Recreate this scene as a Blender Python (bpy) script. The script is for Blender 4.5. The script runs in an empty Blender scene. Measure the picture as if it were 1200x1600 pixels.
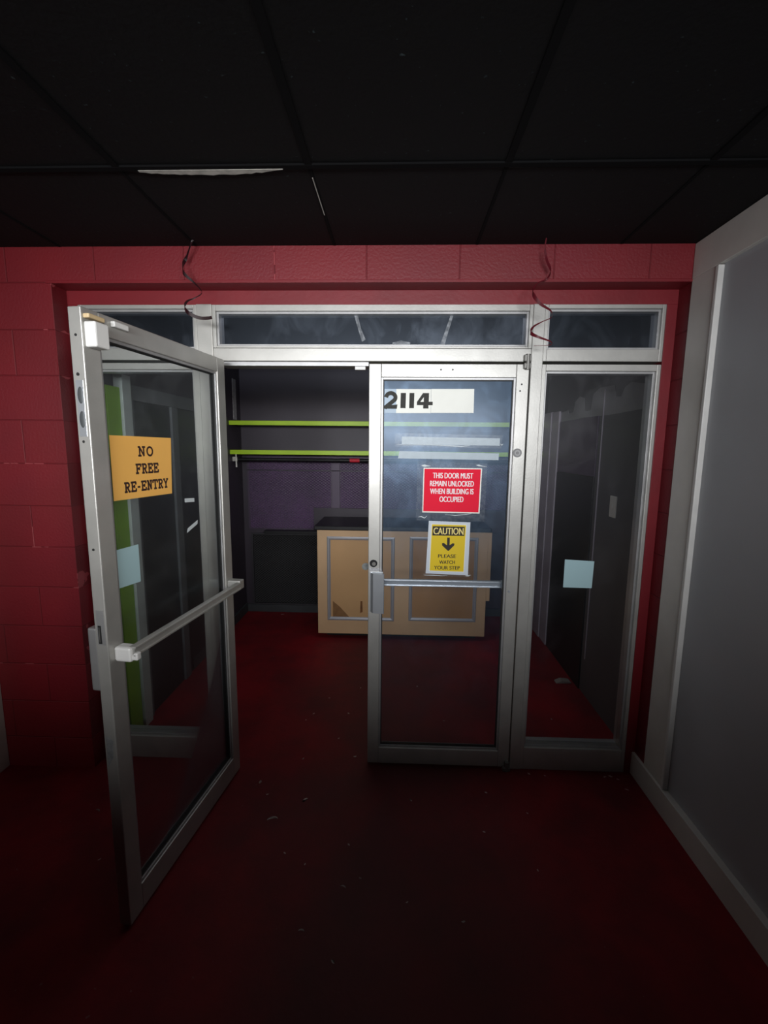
import bpy, bmesh, math, random
from mathutils import Vector, Matrix
random.seed(7)
S = bpy.context.scene
COL = S.collection

# ------------------------------------------------------------------ camera
cd = bpy.data.cameras.new('camera'); cam = bpy.data.objects.new('camera', cd); COL.objects.link(cam)
cd.sensor_fit = 'VERTICAL'; cd.sensor_height = 24.0; cd.sensor_width = 18.0
cd.lens = 700.0 / 1600.0 * 24.0
cd.clip_start = 0.02
RGT = Vector((0.99938156, 0.03392159, 0.00926391))
DWN = Vector((0.01397312, -0.14133997, -0.9898625))
FWD = Vector((-0.03226835, 0.98937977, -0.14172655))
m = Matrix((RGT, -DWN, -FWD)).transposed().to_4x4()
m.translation = Vector((0, -2.09, 1.68))
cam.matrix_world = m
S.camera = cam

# ------------------------------------------------------------------ world, lights, exposure
W = bpy.data.worlds.new('world'); S.world = W; W.use_nodes = True
bg = W.node_tree.nodes['Background']
bg.inputs[0].default_value = (0.75, 0.85, 1.0, 1); bg.inputs[1].default_value = 0.0015
S.view_settings.view_transform = 'Standard'; S.view_settings.look = 'None'
S.view_settings.gamma = 1.0; S.view_settings.use_curve_mapping = False
S.view_settings.exposure = 0.0

def area(name, loc, target, power, sx, sy, spread, color):
    l = bpy.data.lights.new(name, 'AREA'); l.shape = 'RECTANGLE'; l.size = sx; l.size_y = sy; l.energy = power
    l.spread = math.radians(spread); l.color = color
    o = bpy.data.objects.new(name, l); COL.objects.link(o); o.location = loc
    o.rotation_euler = (Vector(target) - Vector(loc)).to_track_quat('-Z', 'Z').to_euler()
    return o
area('rear_lamp', (-0.10, -3.4, 2.00), (-0.14, 0.09, 1.92), 17.0, 2.5, 0.40, 57, (0.96, 0.97, 1.0))
area('inner_ceiling_lamp', (-0.1, 1.15, 2.60), (-0.1, 1.151, 0.0), 4.2, 1.4, 0.6, 170, (0.96, 0.95, 1.0))
area('door_fill', (1.0, -3.1, 1.95), (-0.86, -0.42, 1.72), 2.6, 0.5, 0.4, 42, (1.0, 0.97, 0.93))  # unseen fill light, added to brighten the open door and its orange sign
area('left_wall_fill', (-1.75, -3.0, 1.95), (-2.05, 0.0, 1.60), 2.4, 0.5, 0.5, 62, (1.0, 0.97, 0.95))  # unseen fill light, added to brighten the left part of the red wall

# ------------------------------------------------------------------ materials
MATS = {}
def nodes(name):
    mt = bpy.data.materials.new(name); mt.use_nodes = True
    nt = mt.node_tree; b = nt.nodes['Principled BSDF']
    return mt, nt, b
def mat(name, col, rough=0.5, metal=0.0, var=0.0, scale=8.0, bump=0.0, bscale=60.0, col2=None, coat=0.0, spec=None):
    if name in MATS: return MATS[name]
    mt, nt, b = nodes(name)
    b.inputs['Base Color'].default_value = (*col, 1); b.inputs['Roughness'].default_value = rough
    b.inputs['Metallic'].default_value = metal
    if spec is not None: b.inputs['Specular IOR Level'].default_value = spec
    if coat: b.inputs['Coat Weight'].default_value = coat
    tc = nt.nodes.new('ShaderNodeTexCoord')
    if var or col2:
        n = nt.nodes.new('ShaderNodeTexNoise'); n.inputs['Scale'].default_value = scale; n.inputs['Detail'].default_value = 6
        nt.links.new(tc.outputs['Object'], n.inputs['Vector'])
        r = nt.nodes.new('ShaderNodeValToRGB')
        c2 = col2 if col2 else tuple(c * (1 - var) for c in col)
        r.color_ramp.elements[0].position = 0.35; r.color_ramp.elements[1].position = 0.65
        r.color_ramp.elements[0].color = (*c2, 1); r.color_ramp.elements[1].color = (*col, 1)
        nt.links.new(n.outputs['Fac'], r.inputs['Fac']); nt.links.new(r.outputs['Color'], b.inputs['Base Color'])
    if bump:
        n2 = nt.nodes.new('ShaderNodeTexNoise'); n2.inputs['Scale'].default_value = bscale; n2.inputs['Detail'].default_value = 5
        nt.links.new(tc.outputs['Object'], n2.inputs['Vector'])
        bp = nt.nodes.new('ShaderNodeBump'); bp.inputs['Strength'].default_value = bump; bp.inputs['Distance'].default_value = 0.004
        nt.links.new(n2.outputs['Fac'], bp.inputs['Height']); nt.links.new(bp.outputs['Normal'], b.inputs['Normal'])
    MATS[name] = mt
    return mt

def block_material():
    mt, nt, b = nodes('red_block_paint')
    g = nt.nodes.new('ShaderNodeNewGeometry'); sx = nt.nodes.new('ShaderNodeSeparateXYZ'); nt.links.new(g.outputs['Position'], sx.inputs[0])
    ax = nt.nodes.new('ShaderNodeMath'); ax.operation = 'ADD'; ax.inputs[1].default_value = 1.577 + 0.4064 * 20
    az = nt.nodes.new('ShaderNodeMath'); az.operation = 'ADD'; az.inputs[1].default_value = 0.035
    nt.links.new(sx.outputs[0], ax.inputs[0]); nt.links.new(sx.outputs[2], az.inputs[0])
    cb = nt.nodes.new('ShaderNodeCombineXYZ'); nt.links.new(ax.outputs[0], cb.inputs[0]); nt.links.new(az.outputs[0], cb.inputs[1])
    br = nt.nodes.new('ShaderNodeTexBrick')
    for k, v in (('Scale', 1.0), ('Mortar Size', 0.0035), ('Mortar Smooth', 0.6), ('Bias', 0.0), ('Brick Width', 0.4064), ('Row Height', 0.2032)): br.inputs[k].default_value = v
    br.inputs['Color1'].default_value = (0.235, 0.0115, 0.020, 1); br.inputs['Color2'].default_value = (0.215, 0.0105, 0.018, 1); br.inputs['Mortar'].default_value = (0.18, 0.009, 0.015, 1)
    nt.links.new(cb.outputs[0], br.inputs['Vector'])
    n = nt.nodes.new('ShaderNodeTexNoise'); n.inputs['Scale'].default_value = 3.0; n.inputs['Detail'].default_value = 8
    nt.links.new(g.outputs['Position'], n.inputs['Vector'])
    mx = nt.nodes.new('ShaderNodeMix'); mx.data_type = 'RGBA'; mx.blend_type = 'MULTIPLY'; mx.inputs[0].default_value = 0.35
    nt.links.new(br.outputs['Color'], mx.inputs[6]); nt.links.new(n.outputs['Color'], mx.inputs[7])
    # worn pale edges along some joints
    n3 = nt.nodes.new('ShaderNodeTexNoise'); n3.inputs['Scale'].default_value = 6.0; n3.inputs['Detail'].default_value = 4
    nt.links.new(g.outputs['Position'], n3.inputs['Vector'])
    th = nt.nodes.new('ShaderNodeMath'); th.operation = 'GREATER_THAN'; th.inputs[1].default_value = 0.62; nt.links.new(n3.outputs['Fac'], th.inputs[0])
    ml = nt.nodes.new('ShaderNodeMath'); ml.operation = 'MULTIPLY'; nt.links.new(th.outputs[0], ml.inputs[0]); nt.links.new(br.outputs['Fac'], ml.inputs[1])
    mx2 = nt.nodes.new('ShaderNodeMix'); mx2.data_type = 'RGBA'; nt.links.new(ml.outputs[0], mx2.inputs[0]); nt.links.new(mx.outputs[2], mx2.inputs[6]); mx2.inputs[7].default_value = (0.36, 0.06, 0.07, 1)
    nt.links.new(mx2.outputs[2], b.inputs['Base Color'])
    b.inputs['Roughness'].default_value = 0.5
    n2 = nt.nodes.new('ShaderNodeTexNoise'); n2.inputs['Scale'].default_value = 90; n2.inputs['Detail'].default_value = 6
    nt.links.new(g.outputs['Position'], n2.inputs['Vector'])
    inv = nt.nodes.new('ShaderNodeMath'); inv.operation = 'MULTIPLY_ADD'; inv.inputs[1].default_value = -1.6
    nt.links.new(br.outputs['Fac'], inv.inputs[0])
    sc = nt.nodes.new('ShaderNodeMath'); sc.operation = 'MULTIPLY'; sc.inputs[1].default_value = 0.55; nt.links.new(n2.outputs['Fac'], sc.inputs[0]); nt.links.new(sc.outputs[0], inv.inputs[2])
    bp = nt.nodes.new('ShaderNodeBump'); bp.inputs['Strength'].default_value = 0.6; bp.inputs['Distance'].default_value = 0.004
    nt.links.new(inv.outputs[0], bp.inputs['Height']); nt.links.new(bp.outputs['Normal'], b.inputs['Normal'])
    return mt

def floor_material():
    mt, nt, b = nodes('red_floor_paint')
    g = nt.nodes.new('ShaderNodeNewGeometry')
    n = nt.nodes.new('ShaderNodeTexNoise'); n.inputs['Scale'].default_value = 2.2; n.inputs['Detail'].default_value = 8; n.inputs['Roughness'].default_value = 0.6
    nt.links.new(g.outputs['Position'], n.inputs['Vector'])
    r = nt.nodes.new('ShaderNodeValToRGB'); e = r.color_ramp.elements
    e[0].position = 0.36; e[0].color = (0.13, 0.011, 0.015, 1); e[1].position = 0.62; e[1].color = (0.25, 0.009, 0.015, 1)
    nt.links.new(n.outputs['Fac'], r.inputs['Fac'])
    v = nt.nodes.new('ShaderNodeTexNoise'); v.inputs['Scale'].default_value = 45; v.inputs['Detail'].default_value = 3
    nt.links.new(g.outputs['Position'], v.inputs['Vector'])
    r2 = nt.nodes.new('ShaderNodeValToRGB'); r2.color_ramp.elements[0].position = 0.71; r2.color_ramp.elements[1].position = 0.78
    nt.links.new(v.outputs['Fac'], r2.inputs['Fac'])
    mx = nt.nodes.new('ShaderNodeMix'); mx.data_type = 'RGBA'; nt.links.new(r2.outputs['Color'], mx.inputs[0]); nt.links.new(r.outputs['Color'], mx.inputs[6]); mx.inputs[7].default_value = (0.22, 0.1, 0.1, 1)
    # photographer's shadow painted as a darker middle strip, broken up by noise
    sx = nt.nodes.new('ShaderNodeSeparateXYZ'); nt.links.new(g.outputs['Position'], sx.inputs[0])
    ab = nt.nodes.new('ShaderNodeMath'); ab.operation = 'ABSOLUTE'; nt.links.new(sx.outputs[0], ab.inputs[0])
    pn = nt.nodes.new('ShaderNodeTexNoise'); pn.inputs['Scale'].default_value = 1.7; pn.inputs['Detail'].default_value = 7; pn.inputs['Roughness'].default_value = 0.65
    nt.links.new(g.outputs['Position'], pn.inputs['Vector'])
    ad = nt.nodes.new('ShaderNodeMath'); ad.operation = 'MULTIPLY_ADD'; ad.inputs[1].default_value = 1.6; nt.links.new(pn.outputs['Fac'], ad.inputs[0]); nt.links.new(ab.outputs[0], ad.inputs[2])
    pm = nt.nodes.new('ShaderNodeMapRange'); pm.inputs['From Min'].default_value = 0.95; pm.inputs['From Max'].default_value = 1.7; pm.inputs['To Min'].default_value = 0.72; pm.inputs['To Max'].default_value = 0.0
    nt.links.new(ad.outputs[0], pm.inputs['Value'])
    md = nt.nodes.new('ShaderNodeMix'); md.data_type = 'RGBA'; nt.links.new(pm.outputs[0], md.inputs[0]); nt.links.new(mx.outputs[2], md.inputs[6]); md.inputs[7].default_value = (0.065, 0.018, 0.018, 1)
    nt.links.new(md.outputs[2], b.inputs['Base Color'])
    b.inputs['Roughness'].default_value = 0.62; b.inputs['Specular IOR Level'].default_value = 0.25
    n2 = nt.nodes.new('ShaderNodeTexNoise'); n2.inputs['Scale'].default_value = 30; n2.inputs['Detail'].default_value = 8
    nt.links.new(g.outputs['Position'], n2.inputs['Vector'])
    bp = nt.nodes.new('ShaderNodeBump'); bp.inputs['Strength'].default_value = 0.35; bp.inputs['Distance'].default_value = 0.004
    nt.links.new(n2.outputs['Fac'], bp.inputs['Height']); nt.links.new(bp.outputs['Normal'], b.inputs['Normal'])
    return mt

def ceiling_material():
    mt, nt, b = nodes('black_ceiling_tile')
    g = nt.nodes.new('ShaderNodeNewGeometry')
    n = nt.nodes.new('ShaderNodeTexNoise'); n.inputs['Scale'].default_value = 70; n.inputs['Detail'].default_value = 4
    nt.links.new(g.outputs['Position'], n.inputs['Vector'])
    r = nt.nodes.new('ShaderNodeValToRGB'); r.color_ramp.elements[0].position = 0.70; r.color_ramp.elements[1].position = 0.76
    r.color_ramp.elements[0].color = (0.0055, 0.0055, 0.006, 1); r.color_ramp.elements[1].color = (0.05, 0.07, 0.075, 1)  # pale flecks painted in as glints on the stipple
    nt.links.new(n.outputs['Fac'], r.inputs['Fac']); nt.links.new(r.outputs['Color'], b.inputs['Base Color'])
    b.inputs['Roughness'].default_value = 0.75; b.inputs['Specular IOR Level'].default_value = 0.2
    bp = nt.nodes.new('ShaderNodeBump'); bp.inputs['Strength'].default_value = 0.5; bp.inputs['Distance'].default_value = 0.003
    nt.links.new(n.outputs['Fac'], bp.inputs['Height']); nt.links.new(bp.outputs['Normal'], b.inputs['Normal'])
    return mt

def glass_material(name, dust, dust_haze_col, tint, scale=5.0, lo=0.42, hi=0.8, base=0.0, haze=0.85):
    mt = bpy.data.materials.new(name); mt.use_nodes = True; nt = mt.node_tree; nt.nodes.clear()
    out = nt.nodes.new('ShaderNodeOutputMaterial'); tr = nt.nodes.new('ShaderNodeBsdfTransparent'); tr.inputs[0].default_value = (*tint, 1)
    gl = nt.nodes.new('ShaderNodeBsdfGlossy'); gl.inputs['Roughness'].default_value = 0.22; gl.inputs['Color'].default_value = (0.9, 0.95, 1, 1)
    fr = nt.nodes.new('ShaderNodeFresnel'); fr.inputs['IOR'].default_value = 1.13
    m1 = nt.nodes.new('ShaderNodeMixShader'); nt.links.new(fr.outputs[0], m1.inputs[0]); nt.links.new(tr.outputs[0], m1.inputs[1]); nt.links.new(gl.outputs[0], m1.inputs[2])
    df = nt.nodes.new('ShaderNodeBsdfDiffuse'); df.inputs[0].default_value = (*dust_haze_col, 1)
    hz = nt.nodes.new('ShaderNodeBsdfGlossy'); hz.inputs[0].default_value = (*dust_haze_col, 1); hz.inputs['Roughness'].default_value = 0.38
    mh = nt.nodes.new('ShaderNodeMixShader'); mh.inputs[0].default_value = haze; nt.links.new(df.outputs[0], mh.inputs[1]); nt.links.new(hz.outputs[0], mh.inputs[2])
    tc = nt.nodes.new('ShaderNodeTexCoord'); mp = nt.nodes.new('ShaderNodeMapping'); mp.inputs['Scale'].default_value = (1, 1, 0.8); mp.inputs['Rotation'].default_value = (0, 0.5, 0)
    nt.links.new(tc.outputs['Object'], mp.inputs['Vector'])
    n = nt.nodes.new('ShaderNodeTexNoise'); n.inputs['Scale'].default_value = scale; n.inputs['Detail'].default_value = 9; n.inputs['Roughness'].default_value = 0.62; n.inputs['Distortion'].default_value = 0.8
    nt.links.new(mp.outputs[0], n.inputs['Vector'])
    mr = nt.nodes.new('ShaderNodeMapRange'); mr.inputs['From Min'].default_value = lo; mr.inputs['From Max'].default_value = hi; mr.inputs['To Min'].default_value = base; mr.inputs['To Max'].default_value = dust
    nt.links.new(n.outputs['Fac'], mr.inputs['Value'])
    m2 = nt.nodes.new('ShaderNodeMixShader'); nt.links.new(mr.outputs[0], m2.inputs[0]); nt.links.new(m1.outputs[0], m2.inputs[1]); nt.links.new(mh.outputs[0], m2.inputs[2])
    nt.links.new(m2.outputs[0], out.inputs[0])
    return mt

def film_material(name, col, amount):
    mt = bpy.data.materials.new(name); mt.use_nodes = True; nt = mt.node_tree; nt.nodes.clear()
    out = nt.nodes.new('ShaderNodeOutputMaterial'); tr = nt.nodes.new('ShaderNodeBsdfTransparent'); df = nt.nodes.new('ShaderNodeBsdfDiffuse'); df.inputs[0].default_value = (*col, 1)
    gl = nt.nodes.new('ShaderNodeBsdfGlossy'); gl.inputs['Roughness'].default_value = 0.2; gl.inputs[0].default_value = (.8, .85, .9, 1)
    tc = nt.nodes.new('ShaderNodeTexCoord'); n = nt.nodes.new('ShaderNodeTexNoise'); n.inputs['Scale'].default_value = 60; n.inputs['Detail'].default_value = 5
    nt.links.new(tc.outputs['Object'], n.inputs['Vector'])
    mr = nt.nodes.new('ShaderNodeMapRange'); mr.inputs['From Min'].default_value = 0.4; mr.inputs['From Max'].default_value = 0.7; mr.inputs['To Min'].default_value = amount * 0.3; mr.inputs['To Max'].default_value = amount
    nt.links.new(n.outputs['Fac'], mr.inputs['Value'])
    m1 = nt.nodes.new('ShaderNodeMixShader'); m1.inputs[0].default_value = 0.06; nt.links.new(df.outputs[0], m1.inputs[1]); nt.links.new(gl.outputs[0], m1.inputs[2])
    m2 = nt.nodes.new('ShaderNodeMixShader'); nt.links.new(mr.outputs[0], m2.inputs[0]); nt.links.new(tr.outputs[0], m2.inputs[1]); nt.links.new(m1.outputs[0], m2.inputs[2])
    nt.links.new(m2.outputs[0], out.inputs[0]); return mt

RED = block_material()
REDP = mat('red_trim_paint', (0.205, 0.011, 0.018), 0.45, var=0.15, scale=5, bump=0.15)
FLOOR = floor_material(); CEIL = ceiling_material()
ALU = mat('brushed_aluminium', (0.50, 0.495, 0.465), 0.42, 0.5, var=0.12, scale=9, bump=0.06, bscale=120)
ALUD = mat('dull_aluminium', (0.44, 0.44, 0.44), 0.45, 0.6, var=0.15, scale=9)
ALUC = mat('clean_aluminium', (0.68, 0.72, 0.76), 0.3, 0.7, var=0.05, scale=20)
MATTE = mat('matte_black_grid', (0.006, 0.006, 0.0065), 0.9, spec=0.1)
GASK = mat('black_gasket', (0.012, 0.012, 0.012), 0.6)
STEEL = mat('steel', (0.22, 0.215, 0.20), 0.45, 0.6)
GREYW = mat('grey_wall_panel', (0.42, 0.43, 0.45), 0.55, var=0.08, scale=2, bump=0.05)
TRIMW = mat('pale_grey_trim', (0.70, 0.68, 0.63), 0.55, var=0.1, scale=6, bump=0.05)
BEAD = mat('pale_bead', (0.72, 0.71, 0.68), 0.45, var=0.1, scale=10)
CHAR = mat('charcoal_wall_paint', (0.048, 0.038, 0.052), 0.5, var=0.15, scale=3, bump=0.1, bscale=40)
PLUM = mat('plum_paint', (0.24, 0.125, 0.30), 0.45, var=0.25, scale=4, bump=0.1, col2=(0.17, 0.11, 0.21))
PLUMD = mat('dark_plum_paint', (0.075, 0.048, 0.088), 0.5, var=0.2, scale=5)
BLK = mat('black_paint', (0.010, 0.010, 0.011), 0.4, var=0.2, scale=12)
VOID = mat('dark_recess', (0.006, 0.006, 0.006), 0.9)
BASE = mat('dark_grey_baseboard', (0.05, 0.055, 0.06), 0.5, var=0.2)
LIME = mat('lime_green_paint', (0.42, 0.66, 0.010), 0.45, var=0.1, scale=6)
LIMED = mat('lime_post_paint', (0.26, 0.47, 0.04), 0.5, var=0.2, scale=6)
LAV = mat('greyed_lavender_paint', (0.46, 0.41, 0.47), 0.5, var=0.15, scale=6)
PALE = mat('pale_post_paint', (0.50, 0.53, 0.50), 0.5, var=0.15, scale=6)
WOOD = mat('tan_laminate', (0.74, 0.49, 0.275), 0.42, var=0.08, scale=3, bump=0.03)
WOODP = mat('tan_laminate_panel', (0.64, 0.385, 0.18), 0.42, var=0.08, scale=3, bump=0.03)
WOODB = mat('brown_panel', (0.50, 0.27, 0.11), 0.42, var=0.15, scale=3, bump=0.03)
BARE = mat('torn_brown_core', (0.22, 0.09, 0.03), 0.8, var=0.3, scale=30)
SILV = mat('silver_moulding', (0.50, 0.51, 0.54), 0.32, 0.35)
WHITE = mat('white_plastic', (0.72, 0.72, 0.70), 0.4)
CREAM = mat('cream_plastic', (0.62, 0.47, 0.27), 0.45)
IVORY = mat('ivory_plate', (0.7, 0.68, 0.62), 0.45)
PAPW = mat('white_card', (0.86, 0.87, 0.80), 0.6, var=0.05, scale=10)
PAPT = mat('tinted_card', (0.42, 0.52, 0.62), 0.6)
ORNG = mat('orange_paper', (0.97, 0.52, 0.12), 0.6, var=0.04, scale=6)
REDPAP = mat('red_paper', (0.86, 0.018, 0.05), 0.7, var=0.05, scale=6, spec=0.15)
YEL = mat('yellow_paper', (0.78, 0.56, 0.004), 0.6, var=0.05, scale=6)
INK = mat('dark_brown_ink', (0.035, 0.012, 0.01), 0.7)
INKB = mat('black_ink', (0.025, 0.02, 0.015), 0.7)
INKG = mat('grey_black_digits', (0.06, 0.06, 0.055), 0.85, var=0.2, scale=80, spec=0.15)
INKW = mat('white_ink', (0.9, 0.88, 0.88), 0.6)
INKY = mat('pale_yellow_ink', (0.92, 0.76, 0.25), 0.6)
NOTE = mat('pale_blue_note', (0.42, 0.62, 0.66), 0.7)
TAPE = mat('grey_tape', (0.42, 0.50, 0.55), 0.5, var=0.1, scale=20)
TAPEW = mat('white_tape_and_glint', (0.62, 0.68, 0.70), 0.6)
PLST = mat('bare_plaster', (0.62, 0.60, 0.54), 0.8, var=0.3, scale=40)
FLAKE = mat('paint_flake', (0.6, 0.5, 0.47), 0.7, var=0.3, scale=60)
FOIL = mat('dark_ribbon', (0.02, 0.006, 0.008), 0.35)
FOILR = mat('dark_red_ribbon', (0.10, 0.008, 0.014), 0.3)
REDTAPE = mat('red_tape', (0.6, 0.02, 0.04), 0.5)
GLASS = glass_material('dusty_hazed_door_glass', 0.08, (0.33, 0.50, 0.72), (0.95, 0.96, 0.97), 9.0, 0.45, 0.95, 0.03)  # dust film tinted blue to stand in for a bluish reflection
GLASSO = glass_material('open_door_glass', 0.09, (0.55, 0.58, 0.6), (0.93, 0.95, 0.95), 4.0, 0.5, 0.9, 0.012)
GLASSS = glass_material('sidelight_glass', 0.08, (0.5, 0.5, 0.52), (0.92, 0.93, 0.94), 4.0, 0.5, 0.9, 0.02)
GLASST = glass_material('transom_glass', 0.12, (0.45, 0.52, 0.62), (0.75, 0.78, 0.82), 5.0, 0.45, 0.9, 0.03)
FILM = film_material('clear_tape', (0.75, 0.82, 0.88), 0.055)
STREAK = film_material('pale_streak', (0.7, 0.74, 0.78), 0.30)

# ------------------------------------------------------------------ mesh helpers
class MB:
    def __init__(s): s.bm = bmesh.new()
    def box(s, x0, x1, y0, y1, z0, z1, bev=0.0, M=None):
        t = bmesh.new()
        r = bmesh.ops.create_cube(t, size=1.0)
        for v in t.verts:
            v.co = Vector((x0 + (v.co.x + .5) * (x1 - x0), y0 + (v.co.y + .5) * (y1 - y0), z0 + (v.co.z + .5) * (z1 - z0)))
        if bev: bmesh.ops.bevel(t, geom=list(t.edges), offset=bev, segments=2, affect='EDGES', profile=0.5)
        s.merge(t, M); return s
    def merge(s, t, M=None):
        if M: bmesh.ops.transform(t, matrix=M, verts=t.verts)
        me = bpy.data.meshes.new('tmp'); t.to_mesh(me); t.free(); s.bm.from_mesh(me); bpy.data.meshes.remove(me)
    def cyl(s, p0, p1, r, seg=20, r2=None):
        p0, p1 = Vector(p0), Vector(p1); d = p1 - p0
        t = bmesh.new(); bmesh.ops.create_cone(t, cap_ends=True, segments=seg, radius1=r, radius2=r if r2 is None else r2, depth=d.length)
        M = Matrix.Translation((p0 + p1) / 2) @ d.to_track_quat('Z', 'Y').to_matrix().to_4x4()
        s.merge(t, M); return s
    def prism(s, pts, y0, y1):
        """polygon of (x, z) points extruded along y"""
        t = bmesh.new()
        a = [t.verts.new((p[0], y0, p[1])) for p in pts]; b = [t.verts.new((p[0], y1, p[1])) for p in pts]
        n = len(pts)
        t.faces.new(a); t.faces.new(list(reversed(b)))
        for i in range(n): t.faces.new((a[(i + 1) % n], a[i], b[i], b[(i + 1) % n]))
        bmesh.ops.recalc_face_normals(t, faces=t.faces); s.merge(t); return s
    def frame(s, x0, x1, z0, z1, w, y0, y1, bev=0.0, wb=None, wt=None):
        wb = w if wb is None else wb; wt = w if wt is None else wt
        s.box(x0, x0 + w, y0, y1, z0, z1, bev); s.box(x1 - w, x1, y0, y1, z0, z1, bev)
        s.box(x0 + w, x1 - w, y0, y1, z0, z0 + wb, bev); s.box(x0 + w, x1 - w, y0, y1, z1 - wt, z1, bev); return s
    def build(s, name, mt, parent=None, off=(0, 0, 0), smooth=False):
        if any(off): bmesh.ops.translate(s.bm, verts=s.bm.verts, vec=-Vector(off))
        me = bpy.data.meshes.new(name); s.bm.to_mesh(me); s.bm.free(); me.materials.append(mt)
        if smooth:
            for p in me.polygons: p.use_smooth = True
        o = bpy.data.objects.new(name, me); COL.objects.link(o)
        if parent: o.parent = parent
        else: o.location = off
        return o
def empty(name, loc=(0, 0, 0), rz=0.0):
    o = bpy.data.objects.new(name, None); COL.objects.link(o); o.location = loc; o.rotation_euler = (0, 0, rz); o.empty_display_size = 0.1; return o
def tag(o, label, cat, group=None, kind=None):
    o['label'] = label
    if cat: o['category'] = cat
    if group: o['group'] = group
    if kind: o['kind'] = kind
    return o
def struct(o, label=None):
    o['kind'] = 'structure'
    if label: o['label'] = label
    return o
def sbox(name, mt, label, boxes, bev=0.0):
    b = MB()
    for q in boxes: b.box(*q, bev)
    return struct(b.build(name, mt), label)

# ------------------------------------------------------------------ lettering
def text_mesh(txt, size, sx=1.0, offset=0.0, spacing=1.0):
    c = bpy.data.curves.new('t', 'FONT'); c.body = txt; c.size = size; c.offset = offset; c.align_x = 'CENTER'; c.extrude = 0.0002; c.space_character = spacing
    o = bpy.data.objects.new('t', c); COL.objects.link(o)
    dg = bpy.context.evaluated_depsgraph_get(); dg.update()
    me = bpy.data.meshes.new_from_object(o.evaluated_get(dg)); bpy.data.objects.remove(o); bpy.data.curves.remove(c)
    xs = [v.co.x for v in me.vertices]; ys = [v.co.y for v in me.vertices]
    cx, y0, y1 = (min(xs) + max(xs)) / 2, min(ys), max(ys)
    return me, max(xs) - min(xs), y1 - y0, cx, y0
def add_text(mb, txt, x0, x1, z0, z1, y, bold=0.0):
    """lettering that fills the rectangle x0..x1, z0..z1, facing -y"""
    me, w, h, cx, by = text_mesh(txt, 0.1)
    for k, dx in enumerate((-bold, 0.0, bold) if bold else (0.0,)):
        t = bmesh.new(); t.from_mesh(me)
        for v in t.verts:
            x, yy, zz = v.co
            v.co = Vector(((x0 + x1) / 2 + dx + (x - cx) * (x1 - x0) / w, y - zz - k * 6e-5, z0 + (yy - by) * (z1 - z0) / h))
        bmesh.ops.recalc_face_normals(t, faces=t.faces); mb.merge(t)
    bpy.data.meshes.remove(me)
STEP = [0]
def stroke(mb, x, z, w, h, pts, th, y):
    """thick flat stroke through unit-cell points, one mitred strip"""
    STEP[0] = (STEP[0] + 1) % 12; y -= STEP[0] * 2.5e-5
    P = [Vector((x + a * w, z + b * h)) for a, b in pts]; n = len(P)
    closed = (P[0] - P[-1]).length < 1e-6
    D = [(P[i + 1] - P[i]).normalized() for i in range(n - 1)]
    L, R = [], []
    for i in range(n):
        da = D[i - 1] if i > 0 else (D[-1] if closed else D[0]); db = D[i] if i < n - 1 else (D[0] if closed else D[-1])
        t_ = (da + db).normalized(); q = Vector((-t_.y, t_.x)) * (th / 2 / max(0.4, t_.dot(da)))
        c = P[i].copy()
        if not closed and i == 0: c -= D[0] * th * 0.18
        if not closed and i == n - 1: c += D[-1] * th * 0.18
        L.append(c + q); R.append(c - q)
    t = bmesh.new()
    fl = [t.verts.new((p.x, y - 0.0003, p.y)) for p in L]; fr = [t.verts.new((p.x, y - 0.0003, p.y)) for p in R]
    bl = [t.verts.new((p.x, y, p.y)) for p in L]; br = [t.verts.new((p.x, y, p.y)) for p in R]
    for i in range(n - 1):
        for a, b in ((fl, fr), (bl, br), (fl, bl), (fr, br)): t.faces.new((a[i], a[i + 1], b[i + 1], b[i]))
    bmesh.ops.recalc_face_normals(t, faces=t.faces); mb.merge(t)
def arc(cx, cy, rx, ry, a0, a1, n=14): return [(cx + rx * math.cos(math.radians(a0 + (a1 - a0) * i / n)), cy + ry * math.sin(math.radians(a0 + (a1 - a0) * i / n))) for i in range(n + 1)]
SLAB = {
 'N': [[(.2, 0), (.2, 1)], [(.2, 1), (.8, 0)], [(.8, 0), (.8, 1)], [(0, 0), (.4, 0)], [(0, 1), (.25, 1)], [(.6, 1), (1, 1)]],
 'O': [arc(.5, .5, .42, .5, 0, 360, 24)],
 'F': [[(.22, 0), (.22, 1)], [(0, 1), (.95, 1)], [(.95, 1), (.95, .74)], [(.22, .52), (.66, .52)], [(.66, .66), (.66, .38)], [(0, 0), (.5, 0)]],
 'R': [[(.22, 0), (.22, 1)], [(0, 1), (.55, 1)], arc(.55, .75, .3, .25, 90, -90), [(.55, .5), (.22, .5)], [(.5, .5), (.82, 0)], [(.75, 0), (1, 0)], [(0, 0), (.45, 0)]],
 'E': [[(.22, 0), (.22, 1)], [(0, 1), (.92, 1)], [(.92, 1), (.92, .76)], [(.22, .52), (.64, .52)], [(.64, .66), (.64, .38)], [(0, 0), (.95, 0)], [(.95, 0), (.95, .26)]],
 'T': [[(.5, 0), (.5, 1)], [(.02, 1), (.98, 1)], [(.02, 1), (.02, .72)], [(.98, 1), (.98, .72)], [(.25, 0), (.75, 0)]],
 'Y': [[(.5, 0), (.5, .45)], [(.5, .45), (.12, 1)], [(.5, .45), (.88, 1)], [(-.02, 1), (.3, 1)], [(.7, 1), (1.02, 1)], [(.25, 0), (.75, 0)]],
 '-': [[(.15, .42), (.85, .42)]],
}
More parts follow.
